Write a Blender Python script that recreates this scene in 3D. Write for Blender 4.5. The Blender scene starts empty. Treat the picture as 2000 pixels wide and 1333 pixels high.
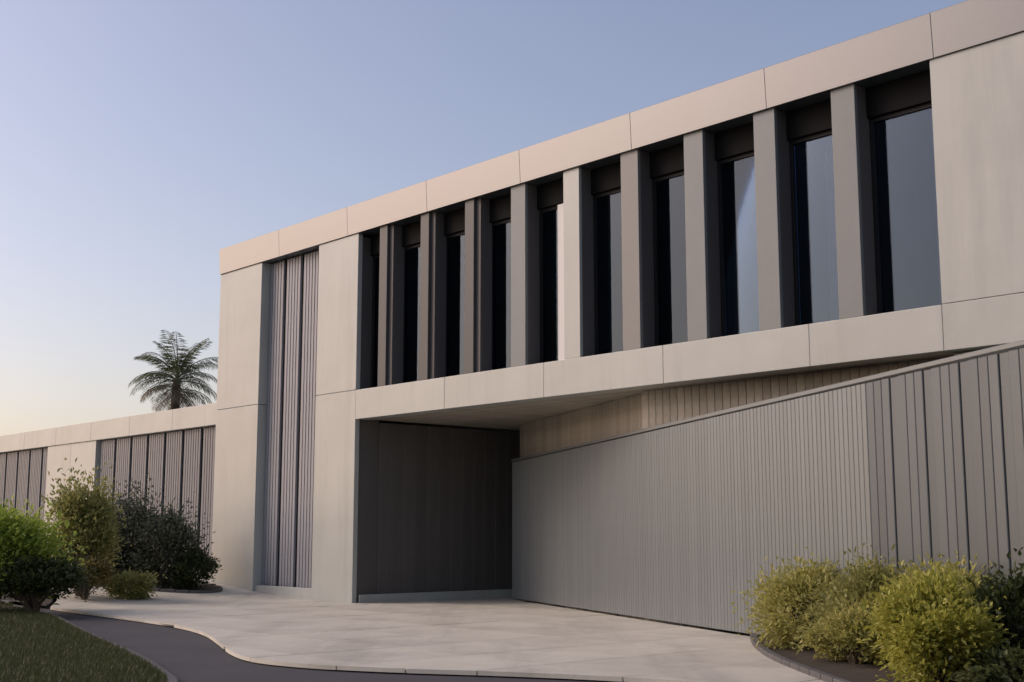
import bpy, bmesh, math, random
import numpy as np
from mathutils import Vector, Matrix
rnd = random.Random(7)
C = bpy.context.scene.collection
SC = bpy.context.scene

# ------------------------------------------------------------------ camera, sky, sun, exposure
EYE = 1.25
TILT = math.atan(378.5 / 2500.0)
cam_d = bpy.data.cameras.new('camera'); cam = bpy.data.objects.new('camera', cam_d); C.objects.link(cam)
cam.location = (0, 0, EYE); cam.rotation_euler = (math.pi / 2 + TILT, 0, 0)
cam_d.sensor_width = 36; cam_d.lens = 45.0; cam_d.clip_start = 0.1; cam_d.clip_end = 3000
SC.camera = cam
SUN_EL, SUN_AZ = math.radians(33), math.radians(-81)
world = bpy.data.worlds.new('World'); SC.world = world; world.use_nodes = True
wn = world.node_tree.nodes; wl = world.node_tree.links
sky = wn.new('ShaderNodeTexSky'); sky.sky_type = 'NISHITA'; sky.sun_disc = False
sky.sun_elevation = SUN_EL; sky.sun_rotation = SUN_AZ
sky.air_density = 1.0; sky.dust_density = 2.5; sky.ozone_density = 0.5; sky.altitude = 0
tint = wn.new('ShaderNodeVectorMath'); tint.operation = 'MULTIPLY'; tint.inputs[1].default_value = (1.14, .97, .95)   # white balance of the camera
wl.new(sky.outputs[0], tint.inputs[0]); wl.new(tint.outputs[0], wn['Background'].inputs[0]); wn['Background'].inputs[1].default_value = 0.15
sun_d = bpy.data.lights.new('sun', 'SUN'); sun = bpy.data.objects.new('sun', sun_d); C.objects.link(sun)
sun_d.energy = 0.68; sun_d.angle = math.radians(22); sun_d.color = (1.0, 0.975, 0.95)
to_sun = Vector((math.sin(SUN_AZ) * math.cos(SUN_EL), math.cos(SUN_AZ) * math.cos(SUN_EL), math.sin(SUN_EL)))
sun.rotation_euler = to_sun.to_track_quat('Z', 'Y').to_euler()
SC.view_settings.view_transform = 'Standard'; SC.view_settings.look = 'None'
SC.view_settings.exposure = 0.12; SC.view_settings.gamma = 1.0; SC.view_settings.use_curve_mapping = False

# ------------------------------------------------------------------ frame of the house front
PX, PY = -3.374, 24.224                     # foot of the tall front pier
DX, DY = 0.66394, -0.74778                  # along the front, towards the right
HROT = math.atan2(DY, DX)
def W(s, y, z=0.0):                         # house frame (s along, y into the house) -> world
    return Vector((PX + DX * s - DY * y, PY + DY * s + DX * y, z))
def smooth(a, b, x):
    t = min(1, max(0, (x - a) / (b - a))); return t * t * (3 - 2 * t)
def gz(x, y):                               # the forecourt climbs a little towards the far left
    s = (x - PX) * DX + (y - PY) * DY
    return 0.34 * smooth(-0.8, -6.5, s) if s < -0.8 else 0.0
def gz_np(x, y):
    s = (x - PX) * DX + (y - PY) * DY
    t = np.clip((s + 0.8) / (-5.7), 0, 1); return 0.34 * t * t * (3 - 2 * t)

# ------------------------------------------------------------------ materials
def nmat(name):
    m = bpy.data.materials.new(name); m.use_nodes = True
    nt = m.node_tree; return m, nt, nt.nodes['Principled BSDF']
def surf(name, col, rough=0.7, var=0.12, scale=3.0, bump=0.15, bscale=60.0, metallic=0.0, spec=0.5, island=0.0, streak=False, var2=0.06):
    m, nt, b = nmat(name); N, L = nt.nodes.new, nt.links.new
    tc = N('ShaderNodeTexCoord')
    src = tc.outputs['Object']
    mp = N('ShaderNodeMapping'); L(src, mp.inputs['Vector'])
    if streak: mp.inputs['Scale'].default_value = (1.0, 1.0, 0.12)
    n1 = N('ShaderNodeTexNoise'); n1.inputs['Scale'].default_value = scale; n1.inputs['Detail'].default_value = 8
    n1.inputs['Roughness'].default_value = 0.62; L(mp.outputs[0], n1.inputs['Vector'])
    n2 = N('ShaderNodeTexNoise'); n2.inputs['Scale'].default_value = bscale; n2.inputs['Detail'].default_value = 5
    L(src, n2.inputs['Vector'])
    r1 = N('ShaderNodeMapRange'); r1.inputs['From Min'].default_value = .3; r1.inputs['From Max'].default_value = .7
    r1.inputs['To Min'].default_value = 1 - var; r1.inputs['To Max'].default_value = 1 + var; L(n1.outputs[0], r1.inputs['Value'])
    r2 = N('ShaderNodeMapRange'); r2.inputs['From Min'].default_value = .3; r2.inputs['From Max'].default_value = .7
    r2.inputs['To Min'].default_value = 1 - var2; r2.inputs['To Max'].default_value = 1 + var2; L(n2.outputs[0], r2.inputs['Value'])
    mu = N('ShaderNodeMath'); mu.operation = 'MULTIPLY'; L(r1.outputs[0], mu.inputs[0]); L(r2.outputs[0], mu.inputs[1])
    fac = mu.outputs[0]
    if island > 0:                          # every piece / leaf a touch different
        oi = N('ShaderNodeObjectInfo'); ge = N('ShaderNodeNewGeometry')
        ad = N('ShaderNodeMath'); ad.operation = 'ADD'; L(oi.outputs['Random'], ad.inputs[0]); L(ge.outputs['Random Per Island'], ad.inputs[1])
        fr = N('ShaderNodeMath'); fr.operation = 'FRACT'; L(ad.outputs[0], fr.inputs[0])
        r3 = N('ShaderNodeMapRange'); r3.inputs['To Min'].default_value = 1 - island; r3.inputs['To Max'].default_value = 1 + island
        L(fr.outputs[0], r3.inputs['Value'])
        m2 = N('ShaderNodeMath'); m2.operation = 'MULTIPLY'; L(fac, m2.inputs[0]); L(r3.outputs[0], m2.inputs[1]); fac = m2.outputs[0]
    mx = N('ShaderNodeVectorMath'); mx.operation = 'SCALE'; mx.inputs[0].default_value = col; L(fac, mx.inputs['Scale'])
    L(mx.outputs[0], b.inputs['Base Color'])
    b.inputs['Roughness'].default_value = rough; b.inputs['Metallic'].default_value = metallic
    b.inputs['Specular IOR Level'].default_value = spec
    if bump > 0:
        bp = N('ShaderNodeBump'); bp.inputs['Strength'].default_value = bump; bp.inputs['Distance'].default_value = 0.01
        L(n2.outputs[0], bp.inputs['Height']); L(bp.outputs[0], b.inputs['Normal'])
    return m
def leaf_mat(name, ca, cb, trans=0.35):
    m, nt, b = nmat(name); N, L = nt.nodes.new, nt.links.new
    ge = N('ShaderNodeNewGeometry'); rp = N('ShaderNodeValToRGB')
    rp.color_ramp.elements[0].color = (*ca, 1); rp.color_ramp.elements[1].color = (*cb, 1)
    L(ge.outputs['Random Per Island'], rp.inputs[0])
    L(rp.outputs[0], b.inputs['Base Color']); b.inputs['Roughness'].default_value = 0.5
    tr = N('ShaderNodeBsdfTranslucent'); L(rp.outputs[0], tr.inputs['Color'])
    mx = N('ShaderNodeMixShader'); mx.inputs[0].default_value = trans
    L(b.outputs[0], mx.inputs[1]); L(tr.outputs[0], mx.inputs[2]); L(mx.outputs[0], nt.nodes['Material Output'].inputs['Surface'])
    return m
def glass_mat(name, tint, ior=1.5, rough=0.02):
    m, nt, b = nmat(name); N, L = nt.nodes.new, nt.links.new
    t = N('ShaderNodeBsdfTransparent'); t.inputs[0].default_value = (*tint, 1)
    g = N('ShaderNodeBsdfGlossy'); g.inputs['Roughness'].default_value = rough; g.inputs['Color'].default_value = (.60, .78, 1, 1)
    f = N('ShaderNodeFresnel'); f.inputs['IOR'].default_value = ior
    mx = N('ShaderNodeMixShader'); L(f.outputs[0], mx.inputs[0]); L(t.outputs[0], mx.inputs[1]); L(g.outputs[0], mx.inputs[2])
    L(mx.outputs[0], nt.nodes['Material Output'].inputs['Surface']); return m

M = {}
M['stone'] = surf('pale_stone', (.42, .442, .418), .33, .07, .9, .10, 90, island=.03)
def weather(m, scale, lo, hi, amount, stretch):
    nt = m.node_tree; N, L = nt.nodes.new, nt.links.new; b = nt.nodes['Principled BSDF']
    src = b.inputs['Base Color'].links[0].from_socket
    ge = N('ShaderNodeNewGeometry'); mp = N('ShaderNodeMapping'); mp.inputs['Scale'].default_value = stretch
    L(ge.outputs['Position'], mp.inputs['Vector'])
    n = N('ShaderNodeTexNoise'); n.inputs['Scale'].default_value = scale; n.inputs['Detail'].default_value = 9; n.inputs['Roughness'].default_value = .65; L(mp.outputs[0], n.inputs['Vector'])
    r = N('ShaderNodeMapRange'); r.inputs['From Min'].default_value = lo; r.inputs['From Max'].default_value = hi; r.inputs['To Min'].default_value = 1; r.inputs['To Max'].default_value = 1-amount; L(n.outputs[0], r.inputs['Value'])
    v = N('ShaderNodeVectorMath'); v.operation = 'SCALE'; L(src, v.inputs[0]); L(r.outputs[0], v.inputs['Scale']); L(v.outputs[0], b.inputs['Base Color'])
weather(M['stone'], 2.2, .52, .72, .13, (1.0, 1.0, .10))
M['coping'] = surf('coping_metal', (.045, .058, .068), .42, .05, 1.2, .03, 40, metallic=.1, spec=1.0, island=.03)
for k_, v_ in (('Coat Weight', 1.0), ('Coat IOR', 1.8), ('Coat Roughness', .34)): M['coping'].node_tree.nodes['Principled BSDF'].inputs[k_].default_value = v_
M['fin'] = surf('fin_paint', (.195, .212, .214), .5, .05, 2, .04, 60, island=.03)
M['fin_mid'] = surf('fin_paint_mid', (.21, .21, .20), .5, .05, 2, .04, 60, island=.03)
M['fin_dark'] = surf('fin_tone_dark', (.065, .068, .070), .5, .05, 2, .04, 60, island=.03)  # darker tone for the leftmost fins
M['panel_white'] = surf('white_panel', (.70, .69, .68), .5, .03, 2, .03, 60)
M['screen'] = surf('screen_grey', (.265, .275, .30), .45, .06, 2.0, .05, 45, island=.06)
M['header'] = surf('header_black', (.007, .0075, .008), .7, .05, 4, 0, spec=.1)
M['dark'] = surf('charcoal_cladding', (.10, .095, .092), .55, .12, 2, .08, 50, island=.12, streak=True)
M['timber'] = surf('soffit_timber', (.36, .33, .275), .6, .22, 4, .12, 40, island=.15)
M['slat_wide'] = surf('grey_board_paint', (.112, .127, .134), .36, .06, 2.0, .03, 45, metallic=.2, island=.08, streak=True)
M['slat'] = surf('grey_slat_paint', (.200, .218, .220), .34, .06, 2.0, .03, 45, metallic=.22, island=.06, streak=True)
M['shutter'] = surf('shutter_grey', (.150, .158, .175), .45, .06, 2.0, .05, 45, island=.06)
M['frame'] = surf('window_frame', (.014, .015, .017), .55, .05, 4, .02, spec=.25)
M['glass'] = glass_mat('window_glass', (.52, .56, .60), 1.55)
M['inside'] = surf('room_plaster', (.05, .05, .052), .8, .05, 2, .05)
M['curtain'] = surf('curtain_cloth', (.80, .79, .77), .9, .06, 6, .05)
M['concrete'] = surf('forecourt_concrete', (.56, .535, .455), .75, .10, .8, .25, 160, island=.05, var2=.12)
weather(M['concrete'], .9, .48, .70, .20, (1, 1, 1)); weather(M['concrete'], 14, .60, .75, .22, (1, 1, 1)); weather(M['concrete'], .8, .50, .62, .14, (1.6, .16, 1))
M['joint'] = surf('joint_sand', (.20, .18, .16), .95, .1, 5, .2, 200)
M['asphalt'] = surf('asphalt', (.058, .056, .062), .85, .16, 1.1, .5, 220, var2=.25)
M['kerb'] = surf('kerb_stone', (.10, .098, .095), .8, .12, 3, .2, 80, island=.1)
M['soil'] = surf('planting_soil', (.055, .042, .03), .95, .3, 4, .8, 60)
M['earth'] = surf('dry_ground', (.16, .14, .10), .95, .25, .2, .5, 20)
M['bark'] = surf('bark', (.11, .085, .06), .9, .25, 8, .6, 40)

# ------------------------------------------------------------------ mesh helpers
def link(o, parent=None):
    C.objects.link(o)
    if parent: o.parent = parent
    return o
def obj(name, verts, faces, mat, parent=None, smooth_=False):
    me = bpy.data.meshes.new(name); me.from_pydata([tuple(v) for v in verts], [], faces); me.update()
    me.materials.append(mat)
    if smooth_: me.polygons.foreach_set('use_smooth', [True] * len(me.polygons))
    return link(bpy.data.objects.new(name, me), parent)
def tag(o, label, cat, group=None, kind=None):
    o['label'] = label; o['category'] = cat
    if group: o['group'] = group
    if kind: o['kind'] = kind
    return o
def thing(name, label, cat, loc=(0, 0, 0), rz=0, group=None):
    o = bpy.data.objects.new(name, None); C.objects.link(o); o.empty_display_size = .3
    o.location = loc; o.rotation_euler = (0, 0, rz); return tag(o, label, cat, group)
def bevel_bm(bm, w, seg=2):
    if w > 0: bmesh.ops.bevel(bm, geom=bm.edges[:], offset=w, segments=seg, affect='EDGES', profile=.6)
def bm_obj(name, bm, mat, parent=None, sm=False):
    me = bpy.data.meshes.new(name); bmesh.ops.recalc_face_normals(bm, faces=bm.faces[:]); bm.to_mesh(me); bm.free(); me.materials.append(mat)
    if sm: me.polygons.foreach_set('use_smooth', [True] * len(me.polygons))
    return link(bpy.data.objects.new(name, me), parent)
def add_box(bm, x0, x1, y0, y1, z0, z1):
    v = [bm.verts.new(p) for p in ((x0,y0,z0),(x1,y0,z0),(x1,y1,z0),(x0,y1,z0),(x0,y0,z1),(x1,y0,z1),(x1,y1,z1),(x0,y1,z1))]
    for f in ((3,2,1,0),(4,5,6,7),(0,1,5,4),(1,2,6,5),(2,3,7,6),(3,0,4,7)): bm.faces.new([v[i] for i in f])
def box(name, x0, x1, y0, y1, z0, z1, mat, parent=None, bev=0.006, seg=1):
    """box whose object origin sits at its own lower front corner, so textures differ piece to piece"""
    bm = bmesh.new(); add_box(bm, 0, x1-x0, 0, y1-y0, 0, z1-z0); bevel_bm(bm, bev, seg)
    o = bm_obj(name, bm, mat, parent); o.location = (x0, y0, z0); return o
_shared = {}
def sbox(name, x0, y0, z0, sx, sy, sz, mat, parent, bev=.004):
    """box sharing its mesh with every other box of the same size"""
    k = (name, round(sx,4), round(sy,4), round(sz,4), mat.name, bev)
    if k not in _shared:
        bm = bmesh.new(); add_box(bm, 0, sx, 0, sy, 0, sz); bevel_bm(bm, bev, 1)
        me = bpy.data.meshes.new(name); bmesh.ops.recalc_face_normals(bm, faces=bm.faces[:]); bm.to_mesh(me); bm.free(); me.materials.append(mat); _shared[k] = me
    o = link(bpy.data.objects.new(name, _shared[k]), parent); o.location = (x0, y0, z0); return o
def tube(bm, pts, radii, n=6):
    rings = []
    for i, p in enumerate(pts):
        p = Vector(p); a = Vector(pts[max(0, i-1)]); b = Vector(pts[min(len(pts)-1, i+1)])
        t = (b - a).normalized(); u = t.orthogonal().normalized() if abs(t.z) > .99 else t.cross(Vector((0,0,1))).normalized(); w = t.cross(u)
        rings.append([bm.verts.new(p + radii[i]*(math.cos(2*math.pi*k/n)*u + math.sin(2*math.pi*k/n)*w)) for k in range(n)])
    for r0, r1 in zip(rings, rings[1:]):
        for k in range(n): bm.faces.new((r0[k], r0[(k+1)%n], r1[(k+1)%n], r1[k]))
    bm.faces.new(rings[0][::-1]); bm.faces.new(rings[-1])

# ------------------------------------------------------------------ ground sheets
def clip_poly(poly, x0, x1, y0, y1):
    def cut(pts, ins, inter):
        out = []
        for i in range(len(pts)):
            a, b = pts[i-1], pts[i]
            if ins(b):
                if not ins(a): out.append(inter(a, b))
                out.append(b)
            elif ins(a): out.append(inter(a, b))
        return out
    def ix(v): return lambda a, b: (v, a[1] + (b[1]-a[1])*(v-a[0])/(b[0]-a[0]))
    def iy(v): return lambda a, b: (a[0] + (b[0]-a[0])*(v-a[1])/(b[1]-a[1]), v)
    p = cut(poly, lambda q: q[0] >= x0, ix(x0))
    if p: p = cut(p, lambda q: q[0] <= x1, ix(x1))
    if p: p = cut(p, lambda q: q[1] >= y0, iy(y0))
    if p: p = cut(p, lambda q: q[1] <= y1, iy(y1))
    return p
def sheet(name, poly, dz, mat, cell=1.0, parent=None, kind='structure'):
    """a ground sheet cut from a grid, following the slope"""
    xs = [p[0] for p in poly]; ys = [p[1] for p in poly]; V, F, idx = [], [], {}
    i0, i1 = math.floor(min(xs)/cell), math.ceil(max(xs)/cell); j0, j1 = math.floor(min(ys)/cell), math.ceil(max(ys)/cell)
    for i in range(i0, i1):
        for j in range(j0, j1):
            p = clip_poly(poly, i*cell, (i+1)*cell, j*cell, (j+1)*cell)
            if len(p) < 3: continue
            f = []
            for q in p:
                k = (round(q[0], 4), round(q[1], 4))
                if k not in idx: idx[k] = len(V); V.append((q[0], q[1], gz(*q) + dz))
                if not f or f[-1] != idx[k]: f.append(idx[k])
            if f[0] == f[-1]: f = f[:-1]
            if len(f) >= 3: F.append(f)
    me = bpy.data.meshes.new(name); me.from_pydata(V, [], F); me.update(); me.materials.append(mat)
    o = link(bpy.data.objects.new(name, me), parent)
    if kind: o['kind'] = kind
    return o
def disc(name, r, z, mat):
    V = [(0, 0, z)] + [(r*math.cos(a*math.pi/32), r*math.sin(a*math.pi/32), z) for a in range(64)]
    o = obj(name, V, [(0, 1+a, 1+(a+1) % 64) for a in range(64)], mat); o['kind'] = 'structure'; return o
disc('ground', 900, -0.09, M['earth'])
EDGE = [(-7.85,22.2),(-7.2,21.4),(-6.3,20.3),(-5.3,19.0),(-4.5,17.8),(-3.9,16.6),(-3.4,15.2),(-3.0,14.0),(-2.6,13.2),(-2.0,12.65),(-1.2,12.25),(-.2,11.95),(.7,11.6),(1.5,11.15),(2.2,10.55),(2.75,9.7)]
def smooth_line(P, n=5):
    out = []
    for i in range(len(P)-1):
        p0, p1, p2, p3 = P[max(0, i-1)], P[i], P[i+1], P[min(len(P)-1, i+2)]
        for k in range(n):
            t = k/n; out.append(tuple(.5*(2*p1[c] + (p2[c]-p0[c])*t + (2*p0[c]-5*p1[c]+4*p2[c]-p3[c])*t*t + (3*p1[c]-p0[c]-3*p2[c]+p3[c])*t**3) for c in (0, 1)))
    return out + [P[-1]]
EDGE = smooth_line(EDGE)
BED_E = smooth_line([(2.75,9.7),(2.68,10.6),(2.62,11.6),(2.58,12.6),(2.6,13.6),(2.7,14.7),(2.9,15.98)], 3)
FENCE0 = (0.0, 24.97); FD = (0.30767, -0.95149)
def FW(t): return (FENCE0[0] + FD[0]*t, FENCE0[1] + FD[1]*t)
back = [tuple(W(9, 6.5))[:2], tuple(W(-4, 6.5))[:2], tuple(W(-26, 6.5))[:2]]
FORE = EDGE + BED_E[1:] + [FW(0.2)] + [tuple(W(5, 4.6))[:2]] + back + [(-24,33),(-16,28.2),(-9.6,25.6),(-8.5,24.4),(-8.1,23.2)]
ROAD = [(-60,-30),(60,-30),(60,11.3),(8,9.5),(2.75,10.0),(2.0,11.2),(-1,13),(-3,15),(-4,18),(-7,22.5),(-9,24),(-12,25),(-30,26),(-60,26)]
sheet('road', ROAD, -0.03, M['asphalt'], 2.0)
fore = sheet('forecourt', FORE, 0.004, M['joint'], 1.2)
cell = 1.242                                                   # large cast slabs set out from the front, open joints between them
FORE_L = [((x-PX)*DX + (y-PY)*DY, -(x-PX)*DY + (y-PY)*DX) for x, y in FORE]
for i in range(-22, 14):
    for j in range(-14, 5):
        p = clip_poly(FORE_L, i*cell+.006, (i+1)*cell-.006, j*cell+.006, (j+1)*cell-.006)
        if len(p) < 3: continue
        q = [p[0]]
        for v in p[1:]:
            if (v[0]-q[-1][0])**2 + (v[1]-q[-1][1])**2 > 1e-5: q.append(v)
        ar = sum(q[k-1][0]*q[k][1]-q[k-1][1]*q[k][0] for k in range(len(q)))/2
        if abs(ar) < .02: continue
        q = [tuple(W(*v))[:2] for v in q]; dz = 0.024 + rnd.uniform(-.0015, .0015); n = len(q); c0 = q[0]
        T = [(a-c0[0], b-c0[1], gz(a, b)+dz) for a, b in q]; B = [(a, b, c-.04) for a, b, c in T]
        o = obj('slab', T+B, [list(range(n))] + [[k, n+k, n+(k+1) % n, (k+1) % n] for k in range(n)], M['concrete'], fore); o.location = (c0[0], c0[1], 0)
# lawn, planting beds, kerbs
LAWN_E = smooth_line([(-10.4,24.6),(-9.0,22.9),(-7.2,20.3),(-6.2,18.3),(-5.2,16.2),(-4.4,14.6),(-3.72,13.2),(-3.2,12.0),(-2.8,10.9),(-2.5,9.0),(-2.35,6.0),(-2.3,0),(-2.3,-14)], 4)
LAWN = LAWN_E + [(-45,-14),(-45,24.6)]
sheet('lawn_soil', LAWN, 0.03, M['soil'], 1.5)
BED_C = [(x+.04, y) for x, y in BED_E[:-1]] + [(2.93, 15.9)]
BED_R = [(2.8,9.0)] + BED_C + [FW(t) for t in (10.2, 12, 14.6, 17, 20)] + [(12,6),(12,3),(3.4,3),(2.9,8)]
sheet('planting_bed', BED_R, 0.04, M['soil'], 1.0)
BED_L = [(-8.16,23.2),(-8.56,24.4),(-9.66,25.6),(-16,28.1),(-24,32.9),(-30,32.9),(-30,24.7),(-10.5,24.7),(-9.1,23.0),(-7.95,22.3)]
sheet('planting_bed', BED_L, 0.03, M['soil'], 1.0)
BED_S = smooth_line([(-9.4,26.2),(-8.4,25.75),(-7.2,25.45),(-6.3,25.4),(-5.85,25.8),(-5.95,26.5),(-6.5,27.3)], 3) + [(-8.0,28.3),(-10.5,29.6)]
sheet('planting_bed', BED_S, 0.05, M['soil'], 1.0)
def kerb_run(pts, name, w=.10, h=.07, step=.9):
    par = bpy.data.objects.new(name, None); C.objects.link(par); par['kind'] = 'structure'
    acc = []
    for a, b in zip(pts, pts[1:]):
        L_ = math.hypot(b[0]-a[0], b[1]-a[1]); k = max(1, round(L_/step))
        for q in range(k):
            p0 = (a[0]+(b[0]-a[0])*q/k, a[1]+(b[1]-a[1])*q/k); p1 = (a[0]+(b[0]-a[0])*(q+1)/k, a[1]+(b[1]-a[1])*(q+1)/k)
            l = math.hypot(p1[0]-p0[0], p1[1]-p0[1])
            bm = bmesh.new(); add_box(bm, .005, l-.005, -w/2, w/2, -.1, h); bevel_bm(bm, .012, 2)
            o = bm_obj('kerb_stone', bm, M['kerb'], par); o.location = (p0[0], p0[1], gz(*p0)); o.rotation_euler = (0, 0, math.atan2(p1[1]-p0[1], p1[0]-p0[0]))
kerb_run([p for p in LAWN_E if p[1] > 5], 'lawn_kerb', .08, .035)
kerb_run([(3.4,3.0),(2.9,8.0)] + BED_C, 'bed_kerb', .08, .075)
kerb_run(BED_S[:-2], 'bed_kerb', .07, .075)

# ------------------------------------------------------------------ the house (x along the front, y into the house)
house = thing('house', 'modern two-storey pale stone house with a long row of tall vertical fins under a sloping-looking flat roof edge', 'house', (PX, PY, 0), HROT)
house['label'] = 'large modern two-storey pale stone house with a row of tall upstairs windows between grey fins'
Z0, Z1, Z2, Z3 = 3.37, 3.92, 6.91, 7.50
S_L, S_R = -4.57, 24.0
GL = .34
# flat roof and its metal edge
seg = 2.472; s = S_L
while s < S_R - .1:
    e = min(s+seg, S_R); bm = bmesh.new(); w_ = e-s-.004            # folded metal edge, its face leaning out a little over the wall
    P_ = [(-.03, 0), (-.06, Z3-Z2-.03), (-.03, Z3-Z2-.015), (.40, Z3-Z2-.08), (.40, 0)]
    A_ = [bm.verts.new((0, a, b)) for a, b in P_]; B_ = [bm.verts.new((w_, a, b)) for a, b in P_]
    bm.faces.new(A_); bm.faces.new(B_[::-1])
    for k in range(5): bm.faces.new((A_[k], A_[(k+1) % 5], B_[(k+1) % 5], B_[k]))
    bevel_bm(bm, .003, 1); o = bm_obj('coping', bm, M['coping'], house); o.location = (s+.003, 0, Z2); s = e
sbox('roof', S_L, .38, Z2+.02, S_R-S_L, 9.6, .34, M['inside'], house, 0)
# piers of the portal on the left
def pier(x0, x1, y0, y1, cuts, zb):
    for a, b in zip(cuts, cuts[1:]): box('pier_block', x0, x1, y0, y1, a+.004 if a > .01 else zb-.3, b-.004, M['stone'], house, .008, 2)
pier(S_L, -2.82, 0, .30, [0, Z1-.003, Z2], .2)
pier(-.66, .70, 0, .10, [0, Z1-.003, Z2], 0)
sbox('pier_core', -.62, .101, -.05, 1.31, .45, Z2, M['dark'], house, .004)
# shutter screen between the piers
sbox('screen_backing', -2.82, .40, 0, 2.16, .05, Z2, M['dark'], house, 0)
k = 0; x = -2.80
while x < -.68:
    fold = (k % 6 == 5)
    sbox('screen_slat', x, .20 if not fold else .30, .16, .085, .05, Z2-.18, M['screen'], house, .004)
    x += .108; k += 1
# spandrel band under the windows, with open joints
xs = [.70] + [.859 + 1.242*2*i for i in range(1, 5)] + [12.66]
for a, b in zip(xs, xs[1:]): box('spandrel_panel', a+.003, b-.003, 0, .30, Z0, Z1-.004, M['stone'], house, .006, 2)
# solid right end
for a, b in zip([12.66, 15.1, 17.5, 19.9, 22.0], [15.1, 17.5, 19.9, 22.0, S_R]):
    box('wall_panel', a+.003, b-.003, 0, .32, Z1+.003, Z2-.002, M['stone'], house, .006, 2)
    box('wall_panel', a+.003, b-.003, 0, .30, Z0, Z1-.003, M['stone'], house, .006, 2)
    box('base_panel', a+.003, b-.003, .22, .5, -.2, Z0-.01, M['stone'], house, .006, 2)
# fins and windows
FS = [1.48 + 1.242*i for i in range(9)]
for i, c in enumerate(FS):
    hw_ = .175 if i > 2 else .12; f_ = box('fin', c-hw_, c+hw_, .02, .08, Z1+.001, Z2-.001, M['stone'] if i == 4 else (M['fin'] if i > 5 or i == 3 else (M['fin_mid'] if i == 5 else M['fin_dark'])), house, .006, 2)
    sbox('fin_shade_web', hw_-.172 if i > 2 else 0.003, .061, 0, .344, GL-.085, Z2-Z1-.004, M['dark'], f_, 0)  # shade on the fin sides put into the colour of a charcoal web
bays = [(.70, FS[0]-.175)] + [(a+.175, b-.175) for a, b in zip(FS, FS[1:])] + [(FS[-1]+.175, 12.66)]
for bi, (a, b) in enumerate(bays):
    bm = bmesh.new(); w = .05; HZ = Z2-.40
    add_box(bm, a, a+w, GL, GL+.07, Z1, HZ); add_box(bm, b-w, b, GL, GL+.07, Z1, HZ)
    add_box(bm, a+w, b-w, GL+.002, GL+.068, Z1, Z1+w); add_box(bm, a+w, b-w, GL+.002, GL+.068, HZ-w, HZ)
    win = bm_obj('window', bm, M['frame'], house)
    sbox('pane', a+w, GL+.03, Z1+w, b-a-2*w, .012, HZ-Z1-2*w, M['glass'], win, 0)
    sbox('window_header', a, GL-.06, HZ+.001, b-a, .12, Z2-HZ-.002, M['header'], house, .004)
    if bi == 4: box('pale_panel', b-.42, b-.004, GL-.05, GL-.012, Z1+.01, HZ-.01, M['panel_white'], win, .006)  # plain white panel, gives this bay a paler strip
    if bi >= 5:                                                # drawn curtains behind the right-hand panes
        n = 12; V = []; F = []; a0 = b - (b-a)*(.30 + .12*((bi*7) % 3))
        for q in range(n*4+1):
            xx = a0 + (b-.03-a0)*q/(n*4); yy = GL+.20 + .03*math.sin(q*math.pi/2) + .008*math.sin(q*1.7)
            V += [(xx, yy, Z1+.02), (xx, yy, HZ+.1)]
            if q: F.append((2*q-2, 2*q, 2*q+1, 2*q-1))
        obj('curtain', V, F, M['curtain'], win, True)
# rooms behind the glass
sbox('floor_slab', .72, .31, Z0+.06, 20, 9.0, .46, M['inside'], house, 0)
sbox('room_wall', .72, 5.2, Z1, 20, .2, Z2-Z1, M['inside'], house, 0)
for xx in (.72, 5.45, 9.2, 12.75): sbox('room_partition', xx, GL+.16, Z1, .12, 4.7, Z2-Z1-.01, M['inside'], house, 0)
# soffit boards
y = .02; k = 0
while y < 6.2:
    sbox('soffit_board', .71, y+.30, Z0+.012, 12.2, .135, .03, M['timber'], house, .004); y += .142; k += 1
sbox('plinth', .735, .12, -.05, .03, 6.2, .22, M['stone'], house, .006)
box('plinth', -2.815, -.665, .05, .16, .0, .24, M['stone'], house, .006)
# carport: charcoal side wall (right side of the tall pier), back wall
y = .56
while y < 6.3:
    sbox('carport_board', .418, y+.002, -.05, .27, .286, Z0+.02, M['dark'], house, .006); y += .29
x = .70
while x < 5.0:
    sbox('carport_board', x+.002, 6.35, -.05, .286, .1, Z0, M['dark'], house, .006); x += .29
# outer shell so that the house also holds from the side
box('side_wall', S_L, S_L+.3, .56, 9.9, -.2, Z2, M['stone'], house, 0)
box('back_wall', S_L+.3, S_R, 9.7, 9.9, -.2, Z2, M['stone'], house, 0)
# ground-floor timber wall behind the slatted fence
def to_local(p):
    x, y = p[0]-PX, p[1]-PY; return (x*DX + y*DY, -x*DY + y*DX)
f0 = to_local(FENCE0); fdl = (FD[0]*DX + FD[1]*DY, -FD[0]*DY + FD[1]*DX); fang = math.atan2(fdl[1], fdl[0]); fn = (-fdl[1], fdl[0])
t = 0; TL = 6.2
while t < TL:
    o = sbox('timber_board', 0, 0, 0, .134, .05, Z0+.06, M['timber'], house, .004)
    o.location = (f0[0] + fdl[0]*t + fn[0]*.16, f0[1] + fdl[1]*t + fn[1]*.16, -.05); o.rotation_euler = (0, 0, fang); t += .14
x = f0[0] + fdl[0]*TL; y0 = f0[1] + fdl[1]*TL + .05
while x < 12.64:
    sbox('timber_board', x, max(y0, .5), -.05, .134, .05, Z0+.06, M['timber'], house, .004); x += .14

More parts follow.
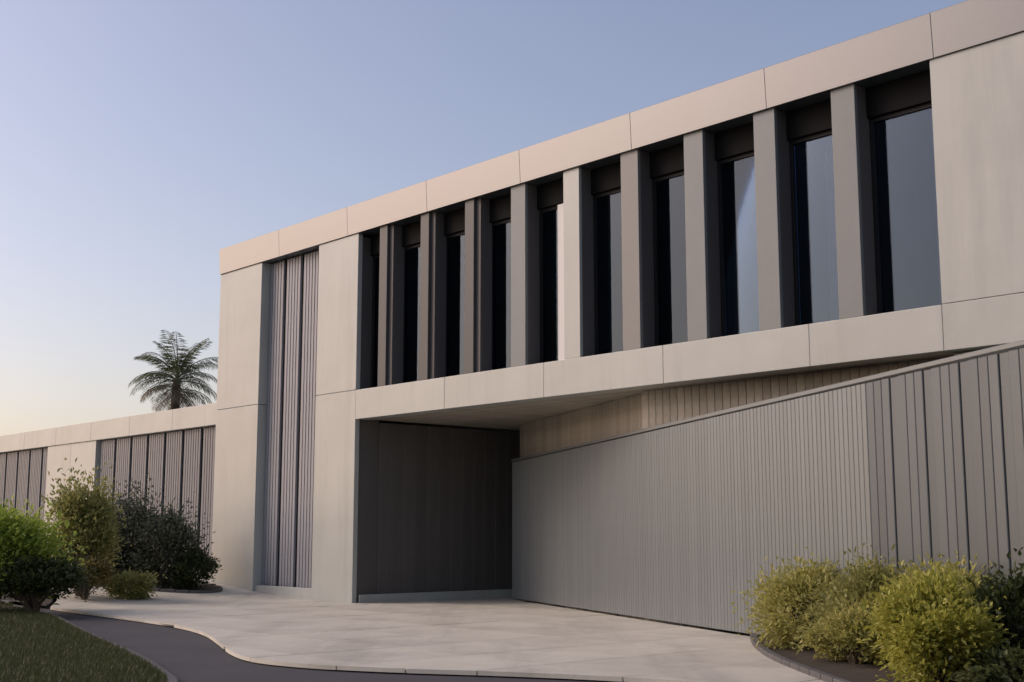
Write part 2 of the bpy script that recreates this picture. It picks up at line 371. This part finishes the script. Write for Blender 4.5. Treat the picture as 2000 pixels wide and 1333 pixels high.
# ------------------------------------------------------------------ slatted driveway fence
fence = thing('slat_fence', 'tall grey vertical-slat driveway fence slanting in front of the ground floor', 'fence', (FENCE0[0], FENCE0[1], 0), math.atan2(FD[1], FD[0]))
FT = 2.64; FR = .0165
t = 0.0; k = 0
while t < 12.1:
    sbox('slat', t, 0, .05, .0855, .04, FT-.05, M['slat'], fence, .006).scale.z = 1 + FR*t/FT; t += .0905; k += 1
k = 0
while t < 19.3:
    sbox('slat', t+.005, .014 if k % 4 == 3 else 0, .05, .133, .04, FT-.05, M['slat_wide'], fence, .006).scale.z = 1 + FR*t/FT; t += .14; k += 1
sbox('backing_rail', 0, .05, .35, 19.4, .05, .08, M['slat'], fence, .004)
sbox('backing_rail', 0, .05, FT-.45, 19.4, .05, .08, M['slat'], fence, .004)
sbox('backing_panel', .01, .101, .04, 19.38, .02, FT-.08, M['slat_wide'], fence, 0)
sbox('top_rail', -.01, -.012, FT+.010, 19.42, .13, .05, M['slat'], fence, .006).rotation_euler = (0, -math.atan(FR), 0)
t = .05
while t < 19.4: sbox('fence_post', t, .122, -.1, .08, .08, FT+.05, M['slat'], fence, .004); t += 2.38

# ------------------------------------------------------------------ single-storey wing to the left
wing = thing('annex', 'low pale single-storey annex with grey slatted shutters left of the tall house', 'annex', tuple(W(0, 1.5)), HROT)
AT, AB = 4.39, 3.86; aL = -34.0; aR = S_L - .02
s = aL
while s < aR-.05:
    e = min(s+2.45, aR); box('parapet_panel', s+.003, e-.003, -.04, .35, AB, AT, M['stone'], wing, .008, 2); s = e
bands = [(aR, -14.1, 'sh'), (-14.1, -17.5, 'st'), (-17.5, -27.0, 'sh'), (-27.0, aL, 'st')]
for b, a, kind in bands:
    if kind == 'st':
        n = max(1, round((b-a)/1.7))
        for q in range(n): box('wall_panel', a+(b-a)*q/n+.003, a+(b-a)*(q+1)/n-.003, 0, .3, 0, AB-.004, M['stone'], wing, .006, 2)
    else:
        sbox('shutter_backing', a, .28, 0, b-a, .05, AB, M['dark'], wing, 0)
        x = a + .02; k = 0
        while x < b - .1:
            sbox('shutter_slat', x, .10 if k % 8 else .2, .12, .098, .05, AB-.14, M['shutter'], wing, .004); x += .122; k += 1
box('roof', aL, aR, .36, 8, AB+.1, AB+.3, M['inside'], wing, 0)
box('side_wall', aL, aL+.3, .31, 8, -.1, AB+.09, M['stone'], wing, 0)

# ------------------------------------------------------------------ plants
def np_rng(seed): return np.random.default_rng(seed)
def leaves_mesh(name, P, Nrm, L_, Wd, rng, mat, parent, fold=.25, droop=0.0):
    """P points, Nrm outward directions: one folded pointed leaf (two triangles each side) per point"""
    n = len(P)
    d = Nrm + rng.normal(0, .55, (n, 3)); d[:, 2] += .30 - droop; d /= np.linalg.norm(d, axis=1)[:, None]
    up = rng.normal(0, .5, (n, 3)); up[:, 2] += 1
    side = np.cross(d, up); side /= np.linalg.norm(side, axis=1)[:, None] + 1e-9; nn = np.cross(side, d)
    L = L_*rng.choice([.55, .8, 1.0, 1.35], n)[:, None]*rng.uniform(.85, 1.2, n)[:, None]; w = Wd*rng.uniform(.7, 1.2, n)[:, None]
    base = P; mid = P + d*L*.45; tip = P + d*L - nn*L*(.12+droop*.3)
    a = mid + side*w/2 + nn*w*fold; b = mid - side*w/2 + nn*w*fold
    V = np.stack([base, a, tip, b], 1).reshape(-1, 3)
    i = np.arange(n)*4
    F = np.stack([np.stack([i, i+1, i+2], 1), np.stack([i, i+2, i+3], 1)], 1).reshape(-1, 3)
    me = bpy.data.meshes.new(name); me.vertices.add(len(V)); me.vertices.foreach_set('co', V.ravel())
    me.loops.add(F.size); me.loops.foreach_set('vertex_index', F.ravel().astype(np.int32))
    me.polygons.add(len(F)); me.polygons.foreach_set('loop_start', np.arange(len(F))*3); me.polygons.foreach_set('loop_total', np.full(len(F), 3))
    me.update(calc_edges=True); me.materials.append(mat)
    return link(bpy.data.objects.new(name, me), parent)
def shrub(name, label, cat, x, y, rx, ry, h, nleaf, L_, Wd, mat, seed, clumps=26, base=.12, group=None, cs=.22, droop=0.0):
    rng = np_rng(seed); z = gz(x, y) + .03; nleaf = int(nleaf*2.1); L_ *= .85
    t = thing(name, label, cat, (x, y, z), 0, group)
    th = rng.uniform(0, 2*np.pi, clumps); u = rng.uniform(-.55 if base > .05 else -.95, 1, clumps); r = rng.uniform(.55, 1.0, clumps)
    cr = np.sqrt(1-np.clip(u, -1, 1)**2)
    cc = np.stack([rx*r*cr*np.cos(th), ry*r*cr*np.sin(th), base*h + (h*(1-base))*(.5+.5*u*r)*rng.uniform(.85, 1.05, clumps)], 1)
    bm = bmesh.new()
    for c in cc:
        m = Vector((c[0]*.35 + rng.normal(0, .02), c[1]*.35 + rng.normal(0, .02), c[2]*.45))
        tube(bm, [(rng.normal(0, .05*rx), rng.normal(0, .05*rx), -.03), m, tuple(c)], [.018*h+.004, .011*h+.003, .004], 5)
    bm_obj('stem', bm, M['bark'], t)
    k = rng.integers(0, clumps, nleaf); off = rng.normal(0, 1, (nleaf, 3)); sz = rng.uniform(.6, 1.3, clumps)[k][:, None]
    P = cc[k] + off*np.array([rx, ry, h*.45])*cs*sz*rng.choice([.7, 1.0, 1.2], nleaf)[:, None]; P[:, 2] = np.maximum(P[:, 2], .04)
    o = P - np.array([0, 0, h*.35]); o /= np.linalg.norm(o, axis=1)[:, None] + 1e-6
    leaves_mesh('foliage', P, o, L_, Wd, rng, mat, t, droop=droop)
    return t
G1 = leaf_mat('leaf_bright', (.30, .39, .06), (.46, .55, .11), .45)
G2 = leaf_mat('leaf_olive', (.38, .37, .11), (.56, .53, .19), .45)
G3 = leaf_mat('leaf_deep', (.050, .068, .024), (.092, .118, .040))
G4 = leaf_mat('leaf_mid', (.27, .275, .09), (.42, .41, .15), .45)
G5 = leaf_mat('leaf_grey', (.13, .145, .085), (.22, .235, .14), .45)
G8 = leaf_mat('leaf_brown_olive', (.19, .165, .055), (.30, .26, .095), .45)
G6 = leaf_mat('leaf_yellow', (.38, .38, .065), (.55, .54, .13), .45)
G9 = leaf_mat('leaf_dusky', (.09, .11, .04), (.16, .18, .07))
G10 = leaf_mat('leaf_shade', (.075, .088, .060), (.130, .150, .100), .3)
G7 = leaf_mat('leaf_rust', (.22, .15, .055), (.33, .23, .080), .45)
shrub('shrub', 'bright green leafy shrub at the left edge beside the lawn', 'shrub', -8.45, 20.9, 1.05, .9, 1.62, 5600, .11, .055, G1, 1, 44)
shrub('shrub', 'low dark green shrub under the bright one at the lawn corner', 'shrub', -7.55, 20.6, .75, .55, .85, 3200, .09, .05, G3, 2, 28)
shrub('shrub', 'tall olive green shrub with brownish stems in front of the dark shaded shrubs', 'shrub', -8.0, 24.1, .50, .5, 2.02, 4400, .10, .05, G4, 3, 34)
shrub('shrub', 'small brownish olive shrub at the foot of the tall olive shrub', 'shrub', -7.75, 23.6, .4, .35, .75, 1800, .08, .04, G8, 4, 24)
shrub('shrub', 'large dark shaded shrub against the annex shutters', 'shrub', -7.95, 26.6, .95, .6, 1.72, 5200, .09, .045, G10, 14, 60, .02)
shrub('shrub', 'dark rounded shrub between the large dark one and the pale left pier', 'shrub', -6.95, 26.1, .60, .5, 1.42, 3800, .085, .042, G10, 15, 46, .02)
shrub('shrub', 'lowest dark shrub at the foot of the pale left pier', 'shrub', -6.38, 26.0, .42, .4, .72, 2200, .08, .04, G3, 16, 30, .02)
shrub('shrub', 'low green shrub on the pale paving edge in front of the dark shrubs', 'shrub', -7.05, 24.05, .40, .3, .42, 1500, .08, .04, G4, 5, 22, .02)
shrub('shrub', 'rounded olive-yellow shrub at the left tip of the right planting bed', 'shrub', 3.26, 14.2, .54, .6, .84, 5200, .075, .034, G2, 6, 60, .02)
shrub('shrub', 'brownish olive shrub behind the yellow-green one near the slat fence', 'shrub', 3.62, 13.0, .50, .5, .92, 4400, .07, .03, G4, 7, 50, .02)
shrub('shrub', 'yellow-green upright shrub in the right foreground', 'shrub', 3.55, 10.95, .40, .38, .92, 5200, .07, .034, G6, 8, 44, .02)
shrub('shrub', 'dark green shrub at the right edge of the photo', 'shrub', 4.38, 11.25, .42, .45, .88, 3600, .085, .045, G3, 9, 40, .02)
shrub('shrub', 'low green shrub in the bottom right corner', 'shrub', 4.1, 10.4, .5, .35, .34, 2200, .08, .04, G9, 10, 26, .02)
shrub('shrub', 'sparse brown-green shrub against the slats at the right', 'shrub', 4.35, 12.3, .5, .4, 1.0, 2200, .08, .035, G7, 11, 30)
shrub('shrub', 'olive-green shrub filling the gap behind the yellow-green one', 'shrub', 3.95, 11.9, .46, .42, .92, 4200, .075, .033, G2, 13, 46, .02)
shrub('shrub', 'low olive shrub between the rounded one and the yellow-green one', 'shrub', 3.28, 12.5, .42, .4, .52, 2600, .07, .03, G2, 12, 34, .02)
def palm(x, y, h, label, seed):
    rng = random.Random(seed); t = thing('palm_tree', label, 'tree', (x, y, 0), 0)
    bm = bmesh.new(); n = 14; tube(bm, [(0.08*math.sin(i*.4), 0, h*i/n - (.2 if i == 0 else 0)) for i in range(n+1)], [.26-.10*i/n for i in range(n+1)], 10)
    bm_obj('trunk', bm, M['bark'], t, True)
    def frond_mesh(name, mat, L, el, curl, nl):
        bm = bmesh.new(); pts = []; a = math.radians(el); p = Vector((0, 0, 0)); m = 12
        for i in range(m+1):
            pts.append(p.copy()); p = p + Vector((math.cos(a), 0, math.sin(a)))*L/m; a -= math.radians(curl)/m*(.5 + i/m)
        tube(bm, pts, [.028-.022*i/m for i in range(m+1)], 4)
        for i in range(nl):
            f = .16 + .84*i/nl; k = min(m-1, int(f*m)); q = pts[k].lerp(pts[k+1], f*m-k); d = (pts[k+1]-pts[k]).normalized()
            ll = .60*math.sin(math.pi*min(.97, .15+.8*f))*rng.uniform(.85, 1.1) + .08
            for sg in (1, -1):
                tip = q + d*ll*.45 + Vector((0, sg*ll*.75, -ll*rng.uniform(.25, .6))); mid = q.lerp(tip, .5) + Vector((0, 0, .05*ll)); w = d*.018
                v = [bm.verts.new(c) for c in (q, mid+w, tip, mid-w)]; bm.faces.new(v)
        me = bpy.data.meshes.new(name); bm.to_mesh(me); bm.free(); me.materials.append(mat); return me
    kinds = [(75, 55), (55, 95), (35, 120), (10, 105), (-20, 70)]
    gm = [frond_mesh('frond', PG, 2.3 if e > -10 else 1.9, e, c, 34) for e, c in kinds[:4]]; dm = [frond_mesh('dry_frond', PD, 1.7, e, c, 26) for e, c in kinds[3:]]
    for k in range(34):
        o = link(bpy.data.objects.new('frond', gm[min(3, k*4//34)]), t); o.location = (0.08*math.sin(5.6), 0, h+.05-.2*k/34)
        o.rotation_euler = (rng.uniform(-.12, .12), rng.uniform(-.12, .12), k*2.39996 + rng.uniform(-.25, .25)); sc = rng.uniform(.85, 1.1); o.scale = (sc,)*3
    for k in range(14):
        o = link(bpy.data.objects.new('dry_frond', dm[k % 2]), t); o.location = (-.05, 0, h-.3-rng.uniform(0, .3)); o.rotation_euler = (0, rng.uniform(-.1, .2), k*2.39996); sc = rng.uniform(.8, 1.1); o.scale = (sc,)*3
    t.scale = (1.2, 1.2, 1.04)
    return t
PG = leaf_mat('palm_green', (.08, .10, .045), (.14, .16, .075), .4); PD = leaf_mat('palm_dry', (.20, .17, .125), (.28, .24, .18), .4)
palm(-15.75, 60.0, 8.2, 'distant feather palm with drooping fronds rising behind the low annex roof', 5)

# lawn: short blades, nobody could count them
rng = np_rng(33); N = 170000
yy = 9.5 + 14.5*rng.random(N)**1.2; le = np.array(sorted([(p[1], p[0]) for p in LAWN_E])); xe = np.interp(yy, le[:, 0], le[:, 1]) - .06
xx = xe - 5.5*rng.random(N)**1.1; zz = gz_np(xx, yy) + .03
az = rng.uniform(0, 2*np.pi, N); hgt = rng.uniform(.03, .065, N); w = .004*rng.uniform(.7, 1.4, N); ln = rng.normal(0, .018, (N, 2))
V = np.empty((N, 3, 3)); V[:, 0] = np.stack([xx-np.cos(az)*w, yy-np.sin(az)*w, zz], 1); V[:, 1] = np.stack([xx+np.cos(az)*w, yy+np.sin(az)*w, zz], 1); V[:, 2] = np.stack([xx+ln[:, 0], yy+ln[:, 1], zz+hgt], 1)
me = bpy.data.meshes.new('grass'); me.vertices.add(N*3); me.vertices.foreach_set('co', V.ravel()); me.loops.add(N*3); me.loops.foreach_set('vertex_index', np.arange(N*3, dtype=np.int32))
me.polygons.add(N); me.polygons.foreach_set('loop_start', np.arange(N)*3); me.polygons.foreach_set('loop_total', np.full(N, 3)); me.update(calc_edges=True)
me.materials.append(leaf_mat('grass_blade', (.048, .062, .020), (.092, .108, .036), .3))
tag(link(bpy.data.objects.new('grass', me)), 'short dark green grass of the lawn at the lower left', 'grass', kind='stuff')
